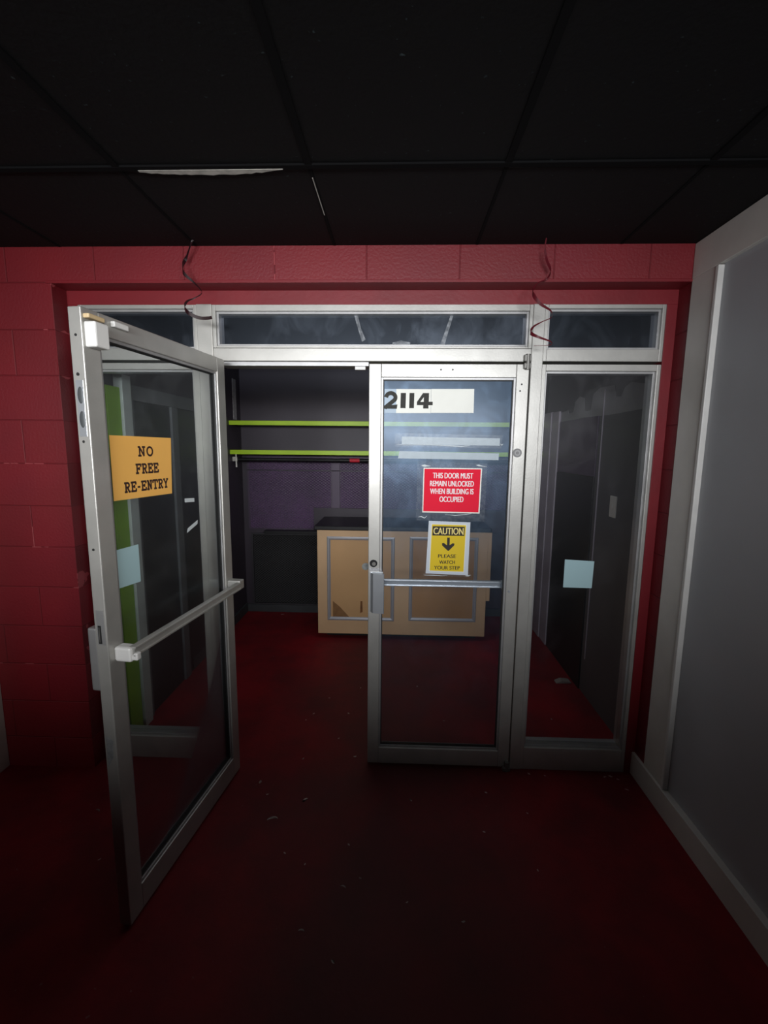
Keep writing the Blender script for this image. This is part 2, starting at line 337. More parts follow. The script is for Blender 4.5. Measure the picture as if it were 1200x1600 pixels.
def slab_line(mb, txt, x0, x1, z0, z1, y, th):
    ws = [0.6 if c == '-' else 1.0 for c in txt]; gap = 0.22
    tot = sum(ws) + gap * (len(txt) - 1); u = (x1 - x0) / tot; x = x0
    for c, wd in zip(txt, ws):
        for st in SLAB[c]: stroke(mb, x, z0, wd * u, z1 - z0, st, th, y)
        x += (wd + gap) * u

# ------------------------------------------------------------------ the setting
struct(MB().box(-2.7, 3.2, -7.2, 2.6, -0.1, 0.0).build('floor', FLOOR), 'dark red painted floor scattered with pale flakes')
ce = struct(MB().box(-2.7, 1.5, -7.2, 0.0, 2.552, 2.65).build('ceiling', CEIL), 'black painted ceiling of stippled tiles')
b = MB()   # bare edge where the black paint has come off along the grid
n = 26; up, dn = [], []
for i in range(n + 1):
    t = i / n; x = -0.843 + t * 0.464; wdt = 0.027 * math.sin(math.pi * min(1, t * 0.9 + 0.08)) ** 0.7
    up.append((x, -0.554)); dn.append((x, -0.554 + max(0.002, wdt + random.uniform(-.003, .003))))
t = bmesh.new(); va = [t.verts.new((p[0], p[1], 2.5450)) for p in up]; vb = [t.verts.new((p[0], p[1], 2.5450)) for p in dn]
vc = [t.verts.new((p[0], p[1], 2.552)) for p in up]; vd = [t.verts.new((p[0], p[1], 2.552)) for p in dn]
for i in range(n):
    t.faces.new((va[i], va[i + 1], vb[i + 1], vb[i])); t.faces.new((vb[i], vb[i + 1], vd[i + 1], vd[i])); t.faces.new((vc[i], vc[i + 1], va[i + 1], va[i]))
bmesh.ops.recalc_face_normals(t, faces=t.faces); b.merge(t)
b.box(-1.10, -1.075, -0.553, -0.545, 2.549, 2.552); b.box(-1.065, -1.055, -0.553, -0.545, 2.549, 2.552)
o = b.build('bare_strip', PLST, ce); o['label'] = 'bare white edge where black paint has peeled'
g = MB()   # ceiling grid
for y in (-0.56, -1.17, -1.78, -2.39, -3.0, -3.6, -4.2, -4.8, -5.4): g.box(-2.6, 1.25, y - 0.011, y + 0.011, 2.546, 2.554, 0.001)
for x in (-2.13, -1.52, -0.905, -0.295, 0.322, 0.935):
    g.box(x - 0.011, x + 0.011, -7.0, -0.571, 2.5465, 2.554, 0.001); g.box(x - 0.006, x + 0.006, -0.549, -0.01, 2.549, 2.554, 0.001)
struct(g.build('trim_1', MATTE), 'black metal grid between the ceiling tiles')
MB().box(-0.2965, -0.2935, -0.50, -0.265, 2.5475, 2.549).build('bare_line', PLST, ce)

sbox('wall_front', RED, 'red painted concrete block wall around the entrance', [(-2.7, -1.577, 0, 0.22, 0, 2.7), (-1.577, 1.25, 0, 0.22, 2.41, 2.7), (1.25, 3.3, 0, 0.22, 0, 2.7)])
sbox('trim_2', REDP, 'thin red steel lip under the block lintel', [(-1.60, 1.25, -0.006, 0.12, 2.398, 2.411)], 0.002)
sbox('trim_3', REDP, 'flat red board between lintel and metal frame', [(-1.577, 1.25, 0.092, 0.19, 2.335, 2.398), (1.203, 1.25, 0.092, 0.19, 0, 2.335), (-1.577, -1.53, 0.092, 0.19, 0, 2.335)], 0.001)
sbox('wall_right', GREYW, 'smooth blue grey wall panel', [(1.265, 1.6, -7.2, -0.0, 0, 2.552)])
sbox('trim_4', TRIMW, 'pale grey board along the top of the grey wall', [(1.245, 1.2655, -7.2, -0.002, 2.408, 2.550)], 0.002)
sbox('trim_5', TRIMW, 'pale grey upright board at the corner of the grey wall', [(1.246, 1.2655, -0.155, -0.002, 0.118, 2.408)], 0.002)
sbox('trim_6', BEAD, 'thin pale bead beside the upright board', [(1.241, 1.2655, -0.172, -0.154, 0.12, 2.405)], 0.003)
sbox('baseboard_right', TRIMW, 'pale grey baseboard under the grey wall', [(1.235, 1.2655, -7.2, 0.125, 0.0, 0.12)], 0.002)
sbox('wall_left', GREYW, None, [(-2.8, -2.6, -7.2, 0.0, 0, 2.7)])
sbox('wall_rear', CHAR, None, [(-2.8, 1.7, -7.4, -7.2, 0, 2.7)])
sbox('trim_7', TRIMW, 'pale upright board low on the red wall at the picture edge', [(-2.12, -2.035, -0.07, -0.001, 0, 2.1)], 0.002)

# room behind the glass
sbox('wall_back', CHAR, 'charcoal wall behind the shelves', [(-1.75, 3.2, 2.31, 2.5, 0, 2.7)])
wl = sbox('wall_inner_left', CHAR, 'charcoal side wall behind the open glass door', [(-1.75, -1.55, 0.22, 2.31, 0, 2.7)])
wr = sbox('wall_inner_right', mat('slate_wall_paint', (0.115, 0.112, 0.118), 0.5, var=0.15, scale=3, bump=0.1, bscale=40), 'charcoal side wall behind the fixed glass', [(1.30, 1.45, 0.22, 1.99, 0, 2.7)])
sbox('wall_inner_far', CHAR, None, [(3.2, 3.3, 0.22, 2.5, 0, 2.7)])
sbox('ceiling_inner', CHAR, None, [(-1.75, 3.2, 0.22, 2.5, 2.62, 2.7)])
sbox('baseboard_back', BASE, 'dark baseboard along the back wall', [(-1.55, 1.3, 2.285, 2.31, 0, 0.075)], 0.002)
sbox('baseboard_inner_left', BASE, None, [(-1.55, -1.532, 1.06, 2.285, 0, 0.09)], 0.002)
o = MB().box(-1.551, -1.547, 2.115, 2.20, 1.93, 2.30).build('bare_patch', mat('bare_grey_patch', (0.45, 0.44, 0.45), 0.7, var=0.3, scale=40), wl); o['label'] = 'pale unpainted strip above the shelf'
pts = [(0.40, 1.90), (0.40, 2.03), (0.55, 2.06), (0.62, 2.04), (0.66, 1.99), (0.72, 2.00), (0.75, 2.07), (0.95, 2.08), (1.05, 2.05), (1.07, 1.95), (1.15, 1.945), (1.18, 1.96), (1.19, 2.04), (1.28, 2.06), (1.36, 2.03), (1.38, 1.96), (1.47, 1.95), (1.49, 1.98), (1.66, 1.97), (1.66, 1.895), (1.2, 1.905), (0.8, 1.895)]
t = bmesh.new()   # paler grey band with a ragged upper edge
fa = [t.verts.new((1.2985, a, c)) for a, c in pts]; fb = [t.verts.new((1.301, a, c)) for a, c in pts]; t.faces.new(fa); t.faces.new(fb[::-1])
for i in range(len(pts)): t.faces.new((fa[i], fb[i], fb[(i + 1) % len(pts)], fa[(i + 1) % len(pts)]))
bmesh.ops.recalc_face_normals(t, faces=t.faces); q = MB(); q.merge(t); o = q.build('pale_band', mat('pale_grey_wall', (0.27, 0.265, 0.27), 0.4, var=0.2, scale=6), wr); o['label'] = 'paler grey band with a ragged upper edge'
sbox('trim_8', LAV, 'pair of pale lavender door casing boards on the side wall', [(1.283, 1.3, 1.64, 1.80, 0, 1.985), (1.276, 1.3, 1.81, 1.985, 0, 1.99)], 0.003)
sbox('trim_9', BLK, 'black board low on the side wall beside the lavender casing', [(1.290, 1.3, 0.93, 1.63, 0, 1.50)], 0.002)
sbox('trim_10', PLUMD, 'dark plum board above the black board', [(1.292, 1.3, 0.93, 1.63, 1.503, 1.90)], 0.002)
sbox('trim_11', LAV, 'thin pale seam strip upright on the charcoal side wall', [(1.294, 1.3, 0.868, 0.876, 0.25, 2.06)], 0.001)
# lime post, pale post and double door on the inner left wall
sbox('trim_12', LIMED, 'lime green upright board just inside the fixed glass', [(-1.55, -1.515, 0.235, 0.35, 0, 1.99)], 0.003)
sbox('trim_13', PALE, 'pale upright board beside the lime one', [(-1.55, -1.50, 0.35, 0.43, 0, 2.06)], 0.003)
DGF = mat('grey_door_frame', (0.13, 0.135, 0.14), 0.5, var=0.15)
DGP = mat('near_black_door', (0.018, 0.02, 0.023), 0.4)
d3 = struct(empty('door_3', (-1.55, 0.75, 0)), 'near black double door in a grey frame on the side wall')
f = MB(); f.box(0, 0.03, -0.30, 0.85, 1.935, 2.02, 0.002).box(0, 0.03, -0.31, -0.27, 0, 1.935, 0.002).box(0, 0.03, 0.16, 0.24, 0, 1.935, 0.002).box(0, 0.03, 0.80, 0.85, 0, 1.935, 0.002)
f.build('door_frame', DGF, d3)
MB().box(0, 0.015, -0.27, 0.16, 0, 1.935, 0.002).build('door_leaf', DGP, d3); MB().box(0, 0.015, 0.24, 0.80, 0, 1.935, 0.002).build('door_leaf', DGP, d3)

# ------------------------------------------------------------------ aluminium storefront
Y0, Y1 = 0.09, 0.19
sbox('trim_14', ALU, 'aluminium mullion post beside the open door', [(-0.962, -0.888, Y0, Y1, 0, 2.338)], 0.003)
sbox('trim_15', ALU, 'aluminium mullion post beside the closed door', [(0.606, 0.66, Y0, Y1, 0, 2.338)], 0.003)
hd = sbox('trim_16', ALU, 'aluminium header bar above the two doors', [(-0.888, 0.606, Y0 + 0.002, Y1, 2.082, 2.142)], 0.003)
MB().box(-0.86, -0.15, Y0 + 0.012, Y1, 2.062, 2.081, 0.001).build('door_stop', ALUD, hd)
MB().box(-0.215, -0.165, Y0 + 0.005, Y0 + 0.03, 2.044, 2.06, 0.002).build('contact_sensor', WHITE, hd)['label'] = 'small white contact sensor'
def window(name, x0, x1, z0, z1, w, wb, wt, gm, label, bar=None, dust=None):
    e = struct(empty(name, ((x0 + x1) / 2, Y0, z0)), label); off = e.location
    MB().frame(x0, x1, z0, z1, w, Y0 + 0.004, Y1 - 0.004, 0.002, wb, wt).build('window_frame', ALU, e, off)
    s = MB().frame(x0 + w, x1 - w, z0 + wb, z1 - wt, 0.010, Y0 + 0.018, Y1 - 0.018, 0.001); s.build('glazing_stop', ALUD, e, off)
    MB().box(x0 + w, x1 - w, 0.137, 0.143, z0 + wb, z1 - wt).build('pane', gm, e, off)
    return e
window('window_1', -1.53, -0.962, 0.0, 2.072, 0.03, 0.125, 0.03, GLASSS, 'tall fixed glass beside the open door')
window('window_2', 0.66, 1.203, 0.0, 2.072, 0.018, 0.125, 0.03, GLASSS, 'tall fixed glass beside the closed door')
window('window_3', -1.53, -0.962, 2.085, 2.338, 0.016, 0.055, 0.02, GLASST, 'small glass panel above the fixed glass by the open door')
w4 = window('window_4', -0.888, 0.606, 2.142, 2.338, 0.016, 0.010, 0.03, GLASST, 'long glass panel above the two doors')
window('window_5', 0.66, 1.203, 2.085, 2.338, 0.016, 0.055, 0.02, GLASST, 'small glass panel above the fixed glass by the closed door')
def add_streak(name, pts, parent, y=0.1355):  # thin pale translucent streak laid on the pane
    o = MB().prism([(a - parent.location.x, c - parent.location.z) for a, c in pts], y - parent.location.y, y - parent.location.y + 0.0006).build(name, STREAK, parent); o['label'] = 'pale streak on the glass'; return o
add_streak('pale_streak', [(-0.222, 2.298), (-0.205, 2.300), (-0.190, 2.24), (-0.168, 2.19), (-0.185, 2.18), (-0.20, 2.225)], w4)
add_streak('pale_streak', [(0.232, 2.300), (0.246, 2.302), (0.222, 2.22), (0.205, 2.155), (0.182, 2.155), (0.207, 2.225)], w4)
add_streak('pale_streak', [(-0.04, 2.163) , (0.0, 2.157), (0.045, 2.165), (0.045, 2.177), (0.0, 2.186), (-0.04, 2.176)], w4)

# ------------------------------------------------------------------ closed door
d2 = struct(empty('door_2', (0.6, Y0, 0)), 'closed aluminium and glass door with signs'); off = d2.location
DX0, DX1, DZ0, DZ1 = -0.148, 0.600, 0.012, 2.072
dfr = MB().frame(DX0, DX1, DZ0, DZ1, 0.058, Y0, Y0 + 0.045, 0.003, 0.092, 0.062).build('door_frame', ALU, d2, off)
MB().frame(DX0 + .058, DX1 - .058, DZ0 + .092, DZ1 - .062, 0.010, Y0 + 0.007, Y0 + 0.038, 0.001).build('glazing_stop', ALUD, d2, off)
MB().frame(DX0 + .068, DX1 - .068, DZ0 + .102, DZ1 - .072, 0.004, Y0 + 0.014, Y0 + 0.031).build('gasket', GASK, d2, off)
MB().box(DX0 + .06, DX1 - .06, Y0 + 0.0195, Y0 + 0.0255, DZ0 + .094, DZ1 - .064).build('pane', GLASS, d2, off)
MB().box(-0.075, 0.535, Y0 + 0.078, Y0 + 0.10, 0.968, 1.002, 0.004).box(-0.075, 0.535, Y0 + 0.070, Y0 + 0.079, 0.992, 1.001, 0.002).box(-0.075, 0.535, Y0 + 0.070, Y0 + 0.079, 0.969, 0.975, 0.002).box(-0.125, -0.085, Y0 + 0.045, Y0 + 0.09, 0.965, 1.005, 0.003).box(0.535, 0.57, Y0 + 0.045, Y0 + 0.10, 0.965, 1.005, 0.003).build('push_bar', ALUC, d2, off)
h = MB(); h.box(-0.138, -0.072, Y0 - 0.006, Y0, 0.855, 1.065, 0.002)
t = bmesh.new()   # folded pull: plate leaning out toward the glass side
prof = [(-0.136, -0.004), (-0.122, -0.030), (-0.068, -0.036), (-0.066, -0.030), (-0.118, -0.024), (-0.130, -0.002)]
lo = [t.verts.new((p[0], Y0 + p[1], 0.858)) for p in prof]; hi = [t.verts.new((p[0], Y0 + p[1], 1.062)) for p in prof]
t.faces.new(lo); t.faces.new(hi[::-1])
for i in range(6): t.faces.new((lo[i], hi[i], hi[(i + 1) % 6], lo[(i + 1) % 6]))
bmesh.ops.recalc_face_normals(t, faces=t.faces); h.merge(t)
h.build('pull_handle', ALUC, d2, off)
lk = MB().cyl((-0.121, Y0 + 0.002, 1.108), (-0.121, Y0 - 0.005, 1.108), 0.019, 28).build('lock_cylinder', mat('dark_lock', (0.03, 0.03, 0.032), 0.35, 0.6), d2, off)
MB().cyl((-0.119, Y0 - 0.004, 1.106), (-0.119, Y0 - 0.008, 1.106), 0.0095, 24).box(-0.1205, -0.1175, Y0 - 0.009, Y0 - 0.0075, 1.100, 1.112).build('key_plug', STEEL, lk, off)
MB().box(-0.142, -0.092, Y0 - 0.0015, Y0, 1.068, 1.084, 0.0005).build('torn_label', mat('worn_sticker', (0.55, 0.56, 0.58), 0.6, var=0.4, scale=120), d2, off)
pd = MB().cyl((0.563, Y0 + 0.002, 1.662), (0.563, Y0 - 0.003, 1.662), 0.021, 28).build('alarm_lock', mat('aged_lock_ring', (0.22, 0.22, 0.22), 0.6, 0.3), d2, off)
MB().cyl((0.563, Y0 - 0.002, 1.662), (0.563, Y0 - 0.006, 1.662), 0.014, 24).build('lock_ring', mat('aged_lock_face', (0.35, 0.35, 0.35), 0.6, 0.3), pd, off); MB().cyl((0.563, Y0 - 0.005, 1.662), (0.563, Y0 - 0.009, 1.662), 0.007, 20).build('key_plug', mat('aged_lock_ring', (0.2, 0.2, 0.2)), pd, off)
MB().cyl((0.558, Y0 + .001, 0.975), (0.558, Y0 - 0.004, 0.975), 0.008, 18, 0.005).build('bolt_cap', ALUC, d2, off)
MB().box(0.570, 0.602, Y0 - 0.02, Y0 + 0.004, 2.048, 2.075, 0.004).box(0.570, 0.602, Y0 - 0.02, Y0 + 0.004, 2.080, 2.112, 0.004).cyl((0.588, Y0 - 0.012, 2.045), (0.588, Y0 - 0.012, 2.114), 0.011, 20).build('top_pivot', STEEL, d2, off)
MB().box(0.565, 0.606, Y0 - 0.022, Y0 + 0.01, 0.0, 0.022, 0.004).cyl((0.588, Y0 - 0.012, 0.0), (0.588, Y0 - 0.012, 0.05), 0.012, 18).build('bottom_pivot', STEEL, d2, off)
MB().cyl((-0.165, Y0 + 0.055, 1.075), (-0.165, Y0 + 0.075, 1.075), 0.019, 24, 0.015).cyl((-0.165, Y0 + 0.065, 1.075), (-0.13, Y0 + 0.065, 1.075), 0.006, 12).build('thumb_turn', mat('worn_knob', (0.3, 0.32, 0.31), 0.4, 0.6, var=0.4, scale=60), d2, off)
sc = MB()
for (a, c) in ((0.19, 2.045), (0.245, 2.045), (0.568, 1.98), (0.562, 1.95)): sc.cyl((a, Y0 + .001, c), (a, Y0 - 0.0012, c), 0.004, 12)
sc.build('screw_holes', GASK, d2, off)['kind'] = 'stuff'

# ------------------------------------------------------------------ open door (built closed about its hinge, then swung)
AW = 0.80
d1 = struct(empty('door_1', (-0.875, 0.03, 0), math.radians(-97.6)), 'aluminium and glass door swung wide open toward the viewer')
T0, T1 = 0.022, 0.065
MB().frame(0, AW, 0.012, 2.074, 0.064, T0, T1, 0.003, 0.10, 0.064).build('door_frame', ALU, d1)
MB().frame(0.064, AW - 0.064, 0.112, 2.010, 0.010, T0 + 0.006, T1 - 0.006, 0.001).build('glazing_stop', ALUD, d1)
MB().frame(0.072, AW - 0.072, 0.120, 2.002, 0.005, T0 + 0.012, T1 - 0.012).build('gasket', GASK, d1)
MB().box(0.066, AW - 0.066, 0.0405, 0.0465, 0.114, 2.008).build('pane', GLASSO, d1)
pb = MB(); pb.box(0.055, AW - 0.03, 0.112, 0.132, 1.003, 1.037, 0.004).box(0.055, AW - 0.03, 0.128, 0.137, 1.028, 1.037, 0.002).box(0.055, AW - 0.03, 0.128, 0.137, 1.003, 1.011, 0.002).box(0.012, 0.055, T1, 0.13, 0.998, 1.042, 0.004)
pb.build('push_bar', ALU, d1)
MB().box(AW - 0.062, AW - 0.022, T1 - 0.001, 0.125, 0.985, 1.035, 0.008).box(AW - 0.05, AW - 0.03, 0.12, 0.142, 0.99, 1.015, 0.004).build('bar_bracket', WHITE, d1)['label'] = 'white plastic end bracket'
MB().box(AW - 0.060, AW - 0.006, T1, T1 + 0.038, 1.962, 2.034, 0.005).build('alarm_sensor', WHITE, d1)['label'] = 'white sensor box in the top corner'
MB().box(AW - 0.068, AW - 0.006, T1, T1 + 0.02, 2.043, 2.056, 0.003).build('sensor_magnet', CREAM, d1)['label'] = 'cream plastic strip'
MB().box(0.628, 0.69, T1, T1 + 0.016, 2.044, 2.061, 0.003).build('sensor_cover', WHITE, d1)['label'] = 'small white plastic strip'
pl = MB().box(AW - 0.0005, AW + 0.0015, T0 + 0.008, T1 - 0.010, 1.705, 1.868, 0.0005).build('strike_plate', ALUC, d1)
hs = mat('dull_socket', (0.10, 0.11, 0.115), 0.5, 0.5)
for z in (1.825, 1.755):
    t = bmesh.new(); bmesh.ops.create_uvsphere(t, u_segments=20, v_segments=10, radius=1.0)
    for v in t.verts: v.co = Vector((AW + 0.001 + v.co.x * 0.0025, (T0 + T1) / 2 + v.co.y * 0.010, z + v.co.z * 0.025))
    q = MB(); q.merge(t); q.build('latch_hole', hs, pl, smooth=True)
lp = MB().box(AW - 0.0005, AW + 0.002, T0 + 0.010, T1 - 0.006, 1.05, 1.165, 0.0005).build('latch_plate', ALUD, d1)
MB().box(AW, AW + 0.003, T0 + 0.014, T1 - 0.018, 1.055, 1.115).build('latch_slot', GASK, lp); MB().box(AW + 0.001, AW + 0.005, T0 + 0.018, T1 - 0.023, 1.06, 1.11, 0.001).build('latch_bolt', STEEL, lp)
MB().box(AW - 0.070, AW - 0.006, T0 - 0.035, T0, 0.885, 1.10, 0.006).build('pull_handle', ALUD, d1)
MB().cyl((AW - .001, (T0 + T1) / 2, 1.995), (AW + 0.0015, (T0 + T1) / 2, 1.995), 0.004, 12).cyl((AW - .001, T0 + .018, 1.885), (AW + 0.0015, T0 + .018, 1.885), 0.005, 12).cyl((AW - .001, T0 + .018, 1.69), (AW + 0.0015, T0 + .018, 1.69), 0.004, 12).cyl((AW - .001, T0 + .02, 1.36), (AW + 0.0015, T0 + .02, 1.36), 0.004, 12).build('screw_holes', GASK, d1)['kind'] = 'stuff'
MB().prism([(0, 0), (0.001, 0), (0.001, 0.001), (0, 0.001)], 0, 0.001)
t = bmesh.new()
vs = [t.verts.new(p) for p in ((AW + .001, T0 + .006, 0.62), (AW + .001, T0 + .030, 0.66), (AW + .001, T0 + .034, 0.72), (AW + .001, T0 + .008, 0.735))]; t.faces.new(vs)
bmesh.ops.solidify(t, geom=t.faces[:], thickness=0.001); q = MB(); q.merge(t); q.build('torn_label', mat('torn_white_sticker', (0.45, 0.46, 0.47), 0.6, var=0.3, scale=60), d1)['label'] = 'torn pale sticker on the edge'
def open_door_point(s, t, z):
    return d1.location + Matrix.Rotation(math.radians(-97.6), 3, 'Z') @ Vector((s, t, z))
TH = math.radians(82.4)

# ------------------------------------------------------------------ signs, notes and tape
def sign(name, loc, rz, label, cat, group=None):
    return tag(empty(name, loc, rz), label, cat, group)
def quad(parent, name, pts, mt, y0=-0.0006, y1=0.0):
    return MB().prism(pts, y0, y1).build(name, mt, parent)
# orange sign (local x runs toward the hinge)
s = sign('paper_sign', open_door_point(0.556, 0.0475, 1.605), TH, 'orange paper sign reading NO FREE RE-ENTRY on the open door', 'sign')
quad(s, 'paper', [(-0.153, -0.104), (0.146, -0.108), (0.158, 0.105), (-0.152, 0.107)], ORNG)
t = MB()
for txt, x0, x1, z0 in (('NO', -0.026, 0.050, 0.040), ('FREE', -0.043, 0.074, -0.020), ('RE-ENTRY', -0.102, 0.124, -0.080)):
    t = MB(); slab_line(t, txt, x0, x1, z0, z0 + 0.030, -0.0007, 0.0068); t.build('lettering', INK, s)
def flat(name, loc, rz, pts, mt, label, cat, group=None, th=0.0006):
    o = MB().prism(pts, -th, 0.0).build(name, mt); o.location = loc; o.rotation_euler = (0, 0, rz); return tag(o, label, cat, group)
flat('paper_note', open_door_point(0.665, 0.0475, 1.272), TH, [(-0.055, -0.062), (0.052, -0.068), (0.052, 0.066), (-0.053, 0.068)], NOTE, 'pale blue paper note on the open door glass above the push bar', 'note')
flat('paper_note', (0.912, 0.1365, 1.058), 0, [(-0.072, -0.070), (0.071, -0.072), (0.074, 0.068), (-0.072, 0.075)], NOTE, 'square pale blue paper note on the fixed glass by the closed door', 'note')
flat('tape_strip', open_door_point(0.297, 0.0475, 1.459), TH, [(-0.033, -0.007), (0.033, -0.012), (0.033, 0.004), (-0.033, 0.009)], TAPEW, 'short level strip of white tape beside the orange sign', 'tape')
flat('tape_strip', open_door_point(0.286, 0.0475, 1.347), TH, [(-0.040, -0.022), (0.036, 0.003), (0.040, 0.020), (-0.034, -0.004)], TAPEW, 'short slanting strip of white tape below the level one', 'tape')
GY = 0.1085   # outer face of the closed door glass
s = sign('number_plate', (0.135, GY, 1.902), 0, 'white strip with the number 2114 at the top of the closed door', 'sign')
quad(s, 'tinted_card', [(-0.209, -0.056), (-0.153, -0.056), (-0.153, 0.056), (-0.209, 0.056)], PAPT)['label'] = 'blue tinted card behind the first digit'
quad(s, 'card', [(-0.153, -0.056), (0.012, -0.055), (0.012, 0.056), (-0.153, 0.056)], PAPW); quad(s, 'card', [(0.013, -0.054), (0.217, -0.053), (0.216, 0.058), (0.013, 0.057)], PAPW)
def digit(parent, polys):
    q = MB()
    for p in polys: q.prism(p, -0.0012, -0.0007)
    return q.build('digit', INKG, parent)
q = MB()  # the 2: thick sweeping stroke
stroke(q, 0, 0, 1, 1, arc(-0.179, 0.017, 0.022, 0.020, 170, -35, 16) + [(-0.205, -0.030)], 0.019, -0.0008)
q.prism([(-0.211, -0.036), (-0.150, -0.036), (-0.147, -0.016), (-0.195, -0.020), (-0.211, -0.026)], -0.00155, -0.0007); q.build('digit', INKG, s)
digit(s, [[(-0.133, -0.033), (-0.108, -0.033), (-0.107, 0.038), (-0.132, 0.038)]]); digit(s, [[(-0.091, -0.033), (-0.068, -0.033), (-0.067, 0.038), (-0.090, 0.038)]])
digit(s, [[(-0.024, -0.034), (0.001, -0.034), (0.001, -0.018), (0.021, -0.018), (0.021, -0.002), (0.002, -0.002), (0.003, 0.038), (-0.026, 0.038), (-0.054, -0.003), (-0.054, -0.018), (-0.024, -0.018)]])
MB().prism([(-0.038, -0.003), (-0.022, -0.003), (-0.022, 0.019)], -0.0015, -0.00125).build('digit_window', PAPW, s)
flat('tape_strip', (0.247, GY, 1.715), 0, [(-0.236, -0.017), (0.236, -0.020), (0.235, 0.015), (-0.236, 0.020)], TAPE, 'long grey tape strip with frayed edge under the number 2114', 'tape')
flat('tape_strip', (0.238, GY, 1.645), 0, [(-0.244, -0.015), (0.242, -0.019), (0.243, 0.013), (-0.238, 0.020)], TAPE, 'long grey tape strip just above the red sign', 'tape')
flat('tape_residue', (0.24, GY - 0.001, 1.695), 0, [(-0.262, -0.010), (0.25, -0.012), (0.256, 0.050), (-0.262, 0.056)], FILM, 'torn clear tape film around the upper grey strip', 'tape', th=0.0003)
def torn(parent, pts, dx=0.0, dz=0.0):  # highlights along the tape, painted as thin white slivers
    n = len(pts); up = [(x, z) for x, z, w in pts]; dn = [(x, z - w) for x, z, w in reversed(pts)]
    return MB().prism(up + dn, -0.0018, -0.0013).build('tape_glint', TAPEW, parent)
tr_ = [o for o in COL.objects if o.name == 'tape_residue'][0]
torn(tr_, [(-0.255, 0.002, .0008), (-0.21, 0.001, .002), (-0.10, 0.002, .0022), (0.0, 0.0, .004), (0.06, -0.003, .004), (0.10, 0.0, .001)])  # painted highlight along the tape
torn(tr_, [(0.245, 0.012, .001), (0.249, 0.006, .004), (0.254, 0.006, .004), (0.258, 0.010, .001)])  # painted highlight along the tape
s = sign('paper_sign', (0.259, GY - 0.001, 1.476), 0, 'red paper sign with white words THIS DOOR MUST REMAIN UNLOCKED', 'sign')
quad(s, 'sleeve', [(-0.172, -0.150), (0.165, -0.152), (0.168, 0.135), (-0.170, 0.140)], FILM, -0.0002, 0.0002)['label'] = 'clear torn plastic sleeve'
for pts in ([(-0.150, 0.122, .003), (-0.135, 0.126, .012), (-0.122, 0.122, .006), (-0.105, 0.119, .001)], [(0.115, 0.126, .002), (0.128, 0.128, .008), (0.145, 0.122, .003), (0.166, 0.118, .001)], [(-0.03, -0.118, .001), (0.02, -0.121, .003), (0.07, -0.116, .003), (0.10, -0.112, .001)], [(-0.160, -0.132, .002), (-0.146, -0.128, .005), (-0.130, -0.136, .004), (-0.118, -0.126, .002)]): torn(s, pts)  # painted highlights on the sleeve
quad(s, 'border', [(-0.142, -0.110), (0.140, -0.112), (0.144, 0.110), (-0.140, 0.110)], PAPW, -0.0008, -0.0003)['label'] = 'white paper edge'
quad(s, 'paper', [(-0.137, -0.104), (0.134, -0.106), (0.138, 0.105), (-0.135, 0.105)], REDPAP, -0.0012, -0.0007)
t = MB()
for txt, x0, x1, zc in (('THIS DOOR MUST', -0.093, 0.101, 0.073), ('REMAIN UNLOCKED', -0.106, 0.106, 0.034), ('WHEN BUILDING IS', -0.105, 0.106, -0.004), ('OCCUPIED', -0.058, 0.058, -0.043)): 
    t = MB(); add_text(t, txt, x0, x1, zc - 0.0135, zc + 0.0135, -0.0014, 0.0008); t.build('lettering', INKW, s)
s = sign('paper_sign', (0.250, GY - 0.001, 1.187), 0, 'yellow CAUTION sign with black arrow and PLEASE WATCH YOUR STEP', 'sign')
quad(s, 'sleeve', [(-0.125, -0.142), (0.118, -0.146), (0.110, -0.120), (-0.108, -0.118)], FILM, -0.0002, 0.0002)['label'] = 'strip of clear tape under the sheet'
torn(s, [(-0.115, -0.139, .002), (-0.07, -0.138, .004), (-0.03, -0.141, .002), (0.0, -0.140, .0008)]); torn(s, [(0.09, -0.139, .002), (0.105, -0.137, .005), (0.118, -0.135, .001)])  # painted highlights along the tape
quad(s, 'sheet', [(-0.109, -0.131), (0.103, -0.137), (0.106, 0.133), (-0.099, 0.137)], mat('pale_blue_sheet', (0.62, 0.68, 0.74), 0.6), -0.0008, -0.0003)['label'] = 'pale sheet behind the yellow print'
quad(s, 'border', [(-0.092, -0.119), (0.083, -0.122), (0.088, 0.121), (-0.086, 0.123)], PAPW, -0.0010, -0.0006)
quad(s, 'paper', [(-0.089, -0.116), (0.080, -0.119), (0.085, 0.118), (-0.083, 0.120)], YEL, -0.0013, -0.0008)
quad(s, 'caption_box', [(-0.080, 0.064), (0.078, 0.064), (0.079, 0.110), (-0.079, 0.111)], INKB, -0.0016, -0.0011)
t = MB(); add_text(t, 'CAUTION', -0.074, 0.073, 0.070, 0.104, -0.0019, 0.0008); t.build('heading', INKY, s)
quad(s, 'arrow', [(-0.006, 0.054), (0.007, 0.054), (0.007, 0.016), (0.022, 0.027), (0.031, 0.024), (0.029, 0.014), (0.003, -0.013), (-0.001, -0.013), (-0.030, 0.014), (-0.031, 0.025), (-0.022, 0.027), (-0.006, 0.015)], INKB, -0.0016, -0.0011)
t = MB()
for txt, x0, x1, zc in (('PLEASE', -0.048, 0.040, -0.040), ('WATCH', -0.042, 0.036, -0.071), ('YOUR STEP', -0.067, 0.061, -0.100)): 
    t = MB(); add_text(t, txt, x0, x1, zc - 0.009, zc + 0.009, -0.0015, 0.0006); t.build('lettering', INKB, s)

